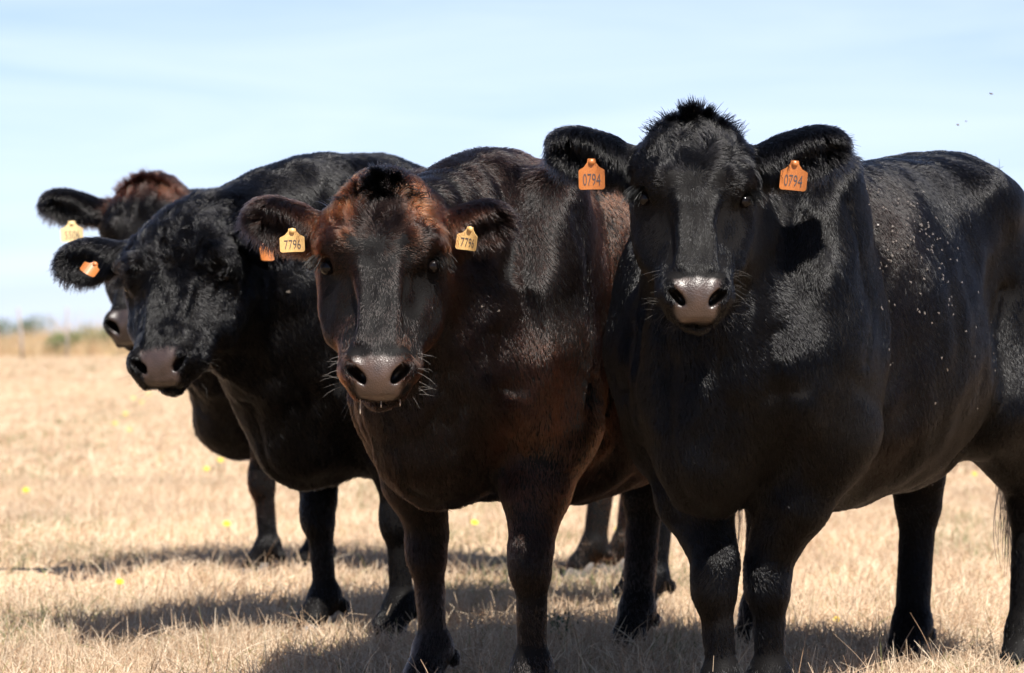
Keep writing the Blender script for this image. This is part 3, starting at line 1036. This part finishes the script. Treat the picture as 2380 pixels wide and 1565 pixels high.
def coat_brown(c):
    g, hx, hy = c['g'], c['hx'], c['hy']
    o = np.tile(np.array([.0085, .0050, .0043]), (c['n'], 1))
    x, y, z = c['r3'].T
    tor = g['torso']
    red = tor * ramp(x, 1.30, .95) * ramp(z, .55, .95) * np.clip(.72 + .5 * noise(c['R'], 1.1, 2), 0, 1)
    o = mixc(o, (.115, .033, .015), red)
    arm = np.clip(tor + g['leg'], 0, 1) * ramp(z, .40, .62) * ramp(z, 1.0, .82) * ramp(x, 1.05, 1.2) * ramp(y, .13, .22) * np.clip(.45 + .6 * noise(c['R'], 1.8, 5), 0, 1)
    o = mixc(o, (.11, .036, .018), arm)
    o = mixc(o, (.06, .045, .04), g['leg'] * ramp(z, .30, .14) * .6)
    hd = g['head']
    top = hd * ramp(hy, .27, .19) * ramp(np.abs(hx) - .25 * np.clip(-.02 - hy, 0, .2), .034, .058) * np.clip(.85 + .5 * noise(c['R'], 9, 2), 0, 1)
    sidef = hd * ramp(hy, .22, .30) * ramp(np.abs(hx), .035, .062) * np.clip(.38 + .55 * noise(c['R'], 7, 3), 0, 1)
    o = mixc(o, (.09, .029, .014), sidef)
    o = mixc(o, (.155, .046, .016), top * .9)
    o = mixc(o, (.035, .024, .022), hd * ramp(hy, .42, .55) * ramp(np.abs(hx), .05, .03) * ramp(c['hz'], -.02, .01) * .8)
    ear = (g['earL'] + g['earR'])
    o = mixc(o, (.045, .018, .011), ear * np.clip(.05 + .5 * noise(c['R'], 8, 6), 0, .5))
    return o * rng.uniform(.7, 1.4, (c['n'], 1))


def coat_far(c):
    g, hx, hy = c['g'], c['hx'], c['hy']
    o = np.tile(np.array([.005, .0044, .0046]), (c['n'], 1))
    o = mixc(o, (.075, .026, .014), g['head'] * ramp(hy, .20, .10) * np.clip(.5 + .6 * noise(c['R'], 6, 2), 0, 1))
    z, x = c['r3'][:, 2], c['r3'][:, 0]
    o = mixc(o, (.28, .092, .04), g['leg'] * ramp(x, .8, .5) * np.clip(.55 + .5 * noise(c['R'], 5, 2), 0, 1))
    o = mixc(o, (.05, .02, .012), g['leg'] * ramp(x, .8, 1.0) * ramp(z, .22, .3) * ramp(z, .55, .4) * .6)
    return o * rng.uniform(.7, 1.4, (c['n'], 1))


ZT = [1.16, 1.25, 1.335, 1.375, 1.375, 1.365, 1.36, 1.375, 1.375, 1.27, 1.12, .98]
ZB = [.98, .84, .70, .62, .56, .475, .465, .48, .50, .54, .60, .70]


def zz(off):
    return list(np.array(ZT) + np.array(off))


NOSE_DIR = np.array([0, -1, 0.25])
QH = 1.0
A = cow('black_cow', 'black cow with orange 0794 ear tags and a raised shaggy head', dict(
    front=(.535, 6.16), heading=(-.57, -.82), ls=.97, ws=.95,
    zt=[1.24, 1.31, 1.385, 1.405, 1.375, 1.345, 1.315, 1.30, 1.29, 1.20, 1.09, .97], zb=[.98, .84, .66, .575, .53, .50, .495, .51, .54, .58, .63, .72], brz=.64, kneez=.345, tuft=1,
    poll=P(1613, 300, 5.82), tip=P(1619, 712, 5.60), facing=(0.0, -1, .2), hw=1.10, ns=.84,
    earL=(P(1755, 385, 5.84), P(1962, 328, 5.86), (.25, -1, -.30)), earR=(P(1468, 385, 5.84), P(1280, 330, 5.86), (-.25, -1, -.30)),
    fl=(P(1766, 1640, 6.12)[0], 6.12), fr=(P(1655, 1640, 6.06)[0], 6.06),
    hl=(P(2365, 1560, 7.02)[0], 7.02), hr=(P(2100, 1540, 7.18)[0], 7.18), tail=[P(2390, 900, 7.4), P(2345, 1060, 7.3)],
    hairs=520000, colour=coat_black, knot=1700, knot_at=(-.004, -.02, .015), knot_r=.027, knot_len=.046, knot_fall=.7, knot_dir=(0, -.35, .7),
    pad=(.032, .019, .0145), pt=.874,
    tags=[(P(1375, 408, 5.794), (1, 0, -.10), (-.02, -.12, 1), .057, .061, M_TAG_O, '0794'),
          (P(1844, 411, 5.788), (1, 0, -.02), (.10, -.12, 1), .059, .059, M_TAG_O, '0794')]))

Bc = cow('brown_cow', 'dark brown cow with a ginger forehead and yellow 7796 ear tags', dict(
    front=(-.10, 6.50), heading=(-.52, -.85), ls=1.02, ws=.98,
    zt=zz([.03, .03, .03, .03, .03, .022, .012, -.02, -.05, .0, .02, .02]), zb=list(np.array(ZB) + .015), brz=.63,
    poll=P(885, 440, 6.10), tip=P(880, 892, 5.86), facing=(0.0, -1, .2), hw=1.09, ns=1.05,
    earL=(P(1022, 545, 6.14), P(1184, 500, 6.16), (.2, -1, -.30)), earR=(P(748, 540, 6.14), P(580, 490, 6.16), (-.2, -1, -.30)),
    fl=(P(1214, 1630, 6.28)[0], 6.28), fr=(P(985, 1600, 6.68)[0], 6.68),
    hl=(P(1745, 1512, 7.55)[0], 7.55), hr=(P(1462, 1512, 7.55)[0], 7.55), tail=[P(1700, 900, 7.9), P(1700, 1060, 7.9)],
    hairs=520000, colour=coat_brown, knot=2600, knot_at=(0, .01, .04), knot_r=.027, knot_len=.046, knot_fall=.75, knot_curl=2, knot_dir=(0, -.35, .45),
    pad=(.034, .019, .0135), pt=.890,
    tags=[(P(680, 561, 6.08), (1, 0, -.12), (-.04, -.12, 1), .057, .049, M_TAG_Y, '7796'),
          (P(1090, 557, 6.072), (.8, -.5, .22), (.08, -.12, 1), .055, .049, M_TAG_Y, '7796')]))

Cc = cow('black_bull', 'broad black animal turning its head left, with small orange ear tags', dict(
    front=(-.485, 7.93), heading=(-.755, -.656), ls=1.0, ws=1.08,
    zt=[1.2, 1.29, 1.375, 1.40, 1.40, 1.39, 1.385, 1.40, 1.425, 1.42, 1.37, 1.22], zb=ZB, brz=.60,
    poll=P(432, 512, 7.50), tip=P(374, 866, 7.24), facing=(-.30, -.95, .2), hw=1.36, ns=1.12, crest=.05, bull=1,
    earL=(P(560, 520, 7.55), P(632, 612, 7.32), (.5, -.6, .1)), earR=(P(295, 595, 7.62), P(140, 615, 7.66), (-.3, -1, .0)),
    fl=(P(905, 1505, 7.78)[0], 7.78), fr=(P(728, 1490, 8.0)[0], 8.0),
    hl=(P(1492, 1440, 8.60)[0], 8.60), hr=(P(1462, 1425, 8.78)[0], 8.78), tail=[P(1500, 900, 9.1), P(1500, 1060, 9.1)],
    hairs=360000, colour=coat_black, curl=.4, curl_t=.45, curl_len=.006, hr_=.0007,
    pad=(.030, .018, .0145), pt=.872, hf=.0065, ew=.062,
    tags=[(P(212, 626, 7.50), (.75, -.2, -.50), (.5, .3, .8), .050, .040, M_TAG_O, ''),
          (P(614, 588, 7.28), (.55, .7, .28), (-.1, .1, 1), .050, .045, M_TAG_O, '')]))

Dc = cow('distant_cow', 'black cow with a reddish brown poll standing side on behind the others', dict(
    front=(-.88, 10.05), heading=(-1, -.04), ls=1.0, ws=1.0, zt=zz([.06] * 12), zb=ZB, brz=.58,
    poll=P(345, 432, 9.50), tip=P(298, 775, 9.25), facing=(-.22, -1, .2), hw=1.0, ns=1.05,
    earL=(P(448, 480, 9.55), P(560, 470, 9.55), (.2, -1, -.2)), earR=(P(238, 492, 9.55), P(98, 466, 9.55), (-.2, -1, -.25)),
    fl=(P(595, 1350, 9.92)[0], 9.92), fr=(P(715, 1350, 10.15)[0], 10.15),
    hl=(P(1350, 1350, 9.92)[0], 9.92), hr=(P(1425, 1340, 10.12)[0], 10.12), tail=[(.62, 10.1, .8), (.62, 10.1, .62)],
    hairs=200000, colour=coat_far, hr_=.0009, hf=.007, hc=.012, ew=.058, pad=(.022, .014, .012),
    knot=1500, knot_at=(0, .0, .02), knot_r=.055, knot_len=.045, knot_fall=.9, knot_col=(.03, .014, .01),
    tags=[(P(168, 540, 9.42), (1, 0, -.10), (-.05, -.1, 1), .080, .066, M_TAG_P, '5506')]))


# ------------------------------------------------------------------ whiskers and drool
def whiskers(c, n, cl, ln):
    H, s, a, nn = c['H'], c['s'], c['a'], c['n']
    pk = np.zeros((n, 5, 3))
    for i in range(n):
        sg = 1 if i % 2 else -1
        th = rng.uniform(-.2, 1.25)
        t_ = .80 + .2 * rng.random() if th < .6 else rng.uniform(.93, 1.02)
        st = H(sg * (.083 if th < .6 else rng.uniform(.02, .075)), t_, rng.uniform(-.07, .03) if th < .6 else -.09)
        d = s * sg * math.cos(th) + a * (math.sin(th) * 1.0) + nn * rng.uniform(.05, .5)
        d = unit(d + rng.normal(0, .12, 3))
        l = ln * rng.uniform(.5, 1.2)
        for k in range(5):
            u = k / 4
            pk[i, k] = st + d * l * u + np.array([0, 0, -1]) * l * .25 * u * u * rng.uniform(.3, 1)
    curves_obj('whiskers', pk, .0002 * np.array([1, 1, .9, .7, .3])[None] * np.ones((n, 1)), np.array(cl)[None] * rng.uniform(.6, 1.2, (n, 1)), M_STRAW, c['root'], c['root'].location)


def tube(pts, rad, m=7):
    V, F = [], []
    pts = np.asarray(pts, float)
    for i, p in enumerate(pts):
        d = unit(pts[min(i + 1, len(pts) - 1)] - pts[max(i - 1, 0)])
        x = unit(np.cross(d, [0.3, 1, 0.1])); y = np.cross(d, x)
        for k in range(m):
            an = 2 * np.pi * k / m
            V.append(p + (x * np.cos(an) + y * np.sin(an)) * rad[i])
    for i in range(len(pts) - 1):
        for k in range(m):
            F.append((i * m + k, i * m + (k + 1) % m, (i + 1) * m + (k + 1) % m, (i + 1) * m + k))
    F.append(tuple(range(m))[::-1]); F.append(tuple(range((len(pts) - 1) * m, len(pts) * m)))
    return V, F


if FUR:
    whiskers(A, 60, (.06, .055, .05), .035)
    whiskers(Bc, 28, (.2, .185, .17), .044)
    whiskers(Cc, 50, (.05, .045, .04), .035)
M_DROOL, t, b = new_mat('saliva')
b.inputs['Base Color'].default_value = (.45, .38, .30, 1)
b.inputs['Roughness'].default_value = .08
b.inputs['Transmission Weight'].default_value = .5
for x_, l_ in ((-.040, .045), (.004, .030), (.044, .028)):
    st = Bc['H'](x_, 1.012, -.03)
    v, f = tube([st, st - np.array([0, 0, .006]), st - np.array([0, 0, l_ * .5]), st - np.array([0, 0, l_ - .004]), st - np.array([0, 0, l_]), st - np.array([0, 0, l_ + .005])],
                [.003, .0014, .0007, .0008, .0017, .0004])
    mesh_obj('drool_strand', v, f, M_DROOL, Bc['root'], st)

# ------------------------------------------------------------------ flies
M_WING, t, b = new_mat('fly_wing')
b.inputs['Base Color'].default_value = (.08, .066, .054, 1)
b.inputs['Roughness'].default_value = .3
M_FLY = plain('fly_body', (.10, .085, .07), .4)


def fly_mesh():
    V, F, mi = [], [], []
    def ellm(c, r):
        v, f = sphere_mesh((0, 0, 0), 1, 8, 5)
        o = len(V)
        for p in v: V.append(np.asarray(c) + p * np.asarray(r))
        for q in f: F.append(tuple(i + o for i in q)); mi.append(0)
    ellm((0, 0, .0016), (.0019, .0013, .0013)); ellm((-.0031, 0, .0016), (.0027, .0015, .0013)); ellm((.0025, 0, .0016), (.0010, .0013, .0011))
    for sg in (1, -1):
        for z in (.0031, .0028):
            o = len(V)
            V.extend([np.array(p) for p in ((.0012, sg * .0005, z), (-.0010, sg * .0026, z), (-.0058, sg * .0036, z - .0003), (-.0072, sg * .0020, z - .0004), (-.0045, sg * .0004, z))])
            F.append((o, o + 1, o + 2, o + 3, o + 4)); mi.append(1)
        for x in (-.0012, .0004, .0018):
            o = len(V)
            V.extend([np.array((x, sg * .0008, .0012)), np.array((x + .0003, sg * .0008, .0012)), np.array((x * 1.5 + .0003, sg * .0034, -.0012)), np.array((x * 1.5, sg * .0034, -.0012))])
            F.append((o, o + 1, o + 2, o + 3)); mi.append(0)
    return V, F, mi


fv, ff0, fmi = fly_mesh()
fly0 = mesh_obj('fly', fv, ff0, M_FLY, None, (0, 0, 0))
fly0.data.materials.append(M_WING)
fly0.data.polygons.foreach_set('material_index', fmi)
fly_used = [False]


def put_fly(p, nrm, label, group, size=1.0, ang=None):
    o = fly0
    if fly_used[0]:
        o = fly0.copy()
        col.objects.link(o)
    fly_used[0] = True
    z = Vector(nrm).normalized()
    an = rng.uniform(0, 6.28) if ang is None else ang
    q_ = z.to_track_quat('Z', 'Y')
    o.rotation_mode = 'QUATERNION'
    o.rotation_quaternion = q_ @ Matrix.Rotation(an, 4, 'Z').to_quaternion()
    o.location = Vector(p) + z * .007
    sz = size * rng.uniform(.85, 1.25)
    o.scale = (sz, sz, sz)
    tag(o, label, 'fly', group)


def flies_on(c, n, wfun, label, group, size=1.0):
    x, y, z = c['q3'].T
    w = wfun(x, y, z) * (c['wt']['torso'] + c['wt']['neck'] > .6)
    w = w * (c['N'][:, 1] < .35)
    w = w / w.sum()
    for i in rng.choice(len(w), n, replace=False, p=w):
        put_fly(c['V'][i], c['N'][i], label, group, size)


gs_ = lambda v, m, sd_: np.exp(-.5 * ((v - m) / sd_) ** 2)
flies_on(A, 110, lambda x, y, z: (y > .02) * gs_(x, .98, .11) * gs_(z, 1.13, .10) * (z > .85), "tiny pale winged fly resting on the black cow's upper flank", "flies on the black cow's upper flank", .66)
flies_on(A, 24, lambda x, y, z: (y > .1) * gs_(x, .75, .3) * gs_(z, .80, .17), "tiny pale winged fly resting low on the black cow's side", "flies low on the black cow's side", .62)
flies_on(Bc, 50, lambda x, y, z: (y > -.05) * gs_(x, .90, .13) * (z > 1.28), "tiny pale winged fly resting on top of the brown cow's back", "flies on the brown cow's back", .7)
flies_on(Bc, 12, lambda x, y, z: (y > .1) * gs_(x, 1.1, .25) * gs_(z, .95, .25), "tiny pale winged fly resting on the brown cow's side", "flies on the brown cow's side", .7)
flies_on(Cc, 9, lambda x, y, z: gs_(x, 1.35, .2) * (z > .6), "tiny pale winged fly resting on the broad black bull", 'flies on the bull', 1.0)
for (px, py, d) in ((2300, 225, 7.0), (2225, 297, 7.3), (2243, 288, 7.6)):
    put_fly(P(px, py, d), (0.2, -.5, 1), "dark fly in flight in the sky above the black cow's rump", 'flies in flight', 1.0)

# ------------------------------------------------------------------ yellow flowers and the weed
M_PETAL = plain('petal_yellow', (0.541, 0.396, 0.013), .6)
M_STEM = plain('flower_stem', (0.106, 0.112, 0.046), .7)


def flower(px, py, d, label, group=None, head=.016):
    zt_ = CAMH + (CY - py) / S * d
    x = (px - CX) / S * d
    base = np.array([x + rng.uniform(-.02, .02), d + rng.uniform(-.02, .02), 0.0])
    top = np.array([x, d, max(zt_, .03)])
    root = empty('yellow_flower', base)
    tag(root, label, 'flower', group)
    mid_ = (base + top) * .5 + np.array([rng.uniform(-.012, .012), rng.uniform(-.012, .012), 0])
    v, f = tube([base, mid_, top], [.0016, .0014, .0018], 6)
    mesh_obj('stem', v, f, M_STEM, root, base)
    V, F = [], []
    tz = np.array([.15, -.62, .77]); tx = unit(np.cross([0, 1, 0.3], tz)); ty = np.cross(tz, tx)
    for ring, (n_, rr, zz_) in enumerate(((13, head, .003), (11, head * .72, .006), (8, head * .42, .008))):
        for k in range(n_):
            an = 2 * np.pi * (k + .5 * ring) / n_
            dr = tx * math.cos(an) + ty * math.sin(an); sd2 = ty * math.cos(an) - tx * math.sin(an)
            o = len(V)
            V += [top + dr * .001, top + dr * rr * .6 + sd2 * rr * .26 + tz * zz_, top + dr * rr + tz * zz_ * .6, top + dr * rr * .6 - sd2 * rr * .26 + tz * zz_]
            F.append((o, o + 1, o + 2, o + 3))
    v, f = sphere_mesh(top, head * .34, 8, 6)
    o = len(V); V += v; F += [tuple(i + o for i in q) for q in f]
    mesh_obj('flower_head', V, F, M_PETAL, root, top, smooth=False)


for args in (
    (278, 1353, 8.85, 'yellow flower in the open dry grass at lower left, beside the cattle shadows'),
    (527, 1218, 11.6, 'yellow flower just left of the foreleg of the cow standing side on', None, .02),
    (1103, 1215, 11.8, 'yellow flower seen between the forelegs of the brown cow', None, .019),
    (1437, 1232, 11.4, 'taller yellow flower in front of the reddish hind legs', None, .019),
    (1441, 1250, 11.2, 'shorter yellow flower below a taller one by the reddish hind legs', None, .013),
    (1945, 1443, 8.25, 'flat yellow flower in sunlit grass between the legs of the black cow', None, .015),
    (60, 1140, 14.5, 'yellow flower at the far left of the field', None, .022),
    (480, 1090, 16.0, 'left one of two yellow flowers below the chest of the distant cow', None, .02),
    (513, 1070, 17.0, 'right one of two yellow flowers below the chest of the distant cow', None, .022),
    (686, 1118, 15.0, "yellow flower under the bull's brisket", None, .02),
    (2265, 1102, 16.0, "yellow flower under the black cow's flank near its tail", None, .017),
): flower(*args)
for (px, py, d) in ((310, 926, 34), (345, 915, 38), (268, 984, 26), (292, 962, 28), (300, 1000, 25), (330, 935, 33)):
    flower(px, py, d, 'small blurred yellow flower far out in the dry field', 'yellow flowers far out in the field', .023)

M_WEED = plain('weed_leaf', (.045, .075, .035), .7)
V, F = [], []
wc = P(1295, 1470, 7.9); wc[2] = 0.01
for k in range(170):
    p = wc + np.array([rng.normal(0, .022), rng.normal(0, .022), abs(rng.normal(.035, .022))])
    d = unit(rng.normal(0, 1, 3) + np.array([0, 0, .7])); w_ = unit(np.cross(d, rng.normal(0, 1, 3))) * .0035
    l_ = rng.uniform(.010, .022)
    o = len(V)
    V += [p, p + d * l_ * .5 + w_, p + d * l_, p + d * l_ * .5 - w_]
    F.append((o, o + 1, o + 2, o + 3))
wr = empty('weed', wc)
tag(wr, "small dark green leafy weed in the shadow behind the brown cow's foreleg", 'weed')
mesh_obj('leaves', V, F, M_WEED, wr, wc, smooth=False)
v, f = tube([wc + np.array([.02, 0, 0]), wc + np.array([.035, 0, .07]), wc + np.array([.03, 0, .13])], [.003, .0025, .001])
mesh_obj('stalk', v, f, M_WEED, wr, wc)

# ------------------------------------------------------------------ far edge of the field: tall dry grass, bushes, wire fence
nt_ = 42000
y_ = rng.uniform(112, 160, nt_); x_ = rng.uniform(-52, 42, nt_)
keep = rng.random(nt_) < np.clip(.55 + .5 * noise(np.stack([x_, y_, 0 * x_], 1), .05, 1), .12, 1)
x_, y_ = x_[keep], y_[keep]
hh = np.clip(.75 + .3 * noise(np.stack([x_, y_, 0 * x_], 1), .04, 3), .35, 1.2) * np.clip((y_ - 100) / 34, .4, 1)
o_, r_, c_ = blades(len(x_), x_, y_, 1.35, 1.9, .016, .25, [(5, (0.384, 0.273, 0.149)), (3, (0.322, 0.205, 0.112)), (3, (0.409, 0.310, 0.186)), (1, (0.260, 0.223, 0.105))])
o_[:, :, 2] *= hh[:, None]
tag(curves_obj('tall_dry_grass', o_, r_, c_, M_STRAW), 'tall pale dry grass along the far edge of the field', 'grass', kind='stuff')


def bush(x, y, w, h, colr, label, nl=2600):
    root = empty('bush', (x, y, 0))
    tag(root, label, 'bush', 'green bushes along the field edge')
    m = plain('bush_leaf', colr, .7)
    V, F = [], []
    cl = [(rng.uniform(-.5, .5) * w * .7, rng.uniform(-.4, .4) * w, h * rng.uniform(.35, .72), rng.uniform(.22, .4) * h) for _ in range(9)]
    for k in range(nl):
        cx, cy, cz, cr_ = cl[k % 9]
        d = unit(rng.normal(0, 1, 3))
        p = np.array([x + cx, y + cy, cz]) + d * cr_ * rng.uniform(.5, 1.05)
        if p[2] < .02: p[2] = rng.uniform(.02, .2)
        e = unit(rng.normal(0, 1, 3)); g_ = unit(np.cross(e, rng.normal(0, 1, 3)))
        sz = rng.uniform(.04, .085)
        o = len(V)
        V += [p, p + e * sz + g_ * sz * .4, p + e * sz * 2, p + e * sz - g_ * sz * .4]
        F.append((o, o + 1, o + 2, o + 3))
    mesh_obj('foliage', V, F, m, root, (x, y, 0), smooth=False)
    SV, SF = [], []
    for cx, cy, cz, cr_ in cl:
        v, f = tube([(x + cx * .1, y + cy * .1, 0), (x + cx * .6, y + cy * .6, cz * .6), (x + cx, y + cy, cz)], [.03, .02, .008], 6)
        o = len(SV); SV += v; SF += [tuple(i + o for i in q) for q in f]
    mesh_obj('stem', SV, SF, M_BARK, root, (x, y, 0))


M_BARK = plain('bark', (.12, .09, .065), .9)
for (px, d, w, h, c_, lb) in (
    (72, 155, 2.9, 2.3, (.06, .085, .036), 'taller green bush behind the two fence posts at left'),
    (-14, 150, 2.3, 2.1, (.065, .088, .038), 'green bush cut off by the left edge of the picture'),
    (125, 118, 2.3, 1.22, (.10, .125, .045), 'low yellowish green shrub, left one in the tall dry grass'),
    (215, 130, 3.0, 1.5, (.095, .115, .045), "low olive green shrub next to the distant cow's muzzle")):
    bush((px - CX) / S * d, d, w, h, c_, lb)

M_WOOD = plain('weathered_post', (0.277, 0.244, 0.224), .9)
M_WIRE = plain('wire', (.25, .25, .26), .5)
fr_ = empty('wire_fence', (-19.4, 105, 0))
tag(fr_, 'old wire fence with leaning weathered posts at the far end of the field', 'fence')
posts = [(-18.8, 112, 2.15, 0.0), (-19.4, 105, 2.05, .10), (-23.2, 103, 2.0, .02), (-27.2, 102, 2.05, -.03), (-31.2, 101, 2.0, .04)]
for (x, y, h, ln) in posts:
    v, f = tube([(x, y, 0), (x - ln * .5, y, h * .5), (x - ln * 1.6, y, h * .97), (x - ln * 1.65, y, h)], [.062, .058, .052, .04], 9)
    mesh_obj('post', v, f, M_WOOD, fr_, (x, y, 0))
for z in (.6, 1.1, 1.65):
    v, f = tube([(x - ln * z, y - .07, z) for (x, y, h, ln) in posts], [.006] * len(posts), 5)
    mesh_obj('wire', v, f, M_WIRE, fr_, (posts[0][0], posts[0][1], z))
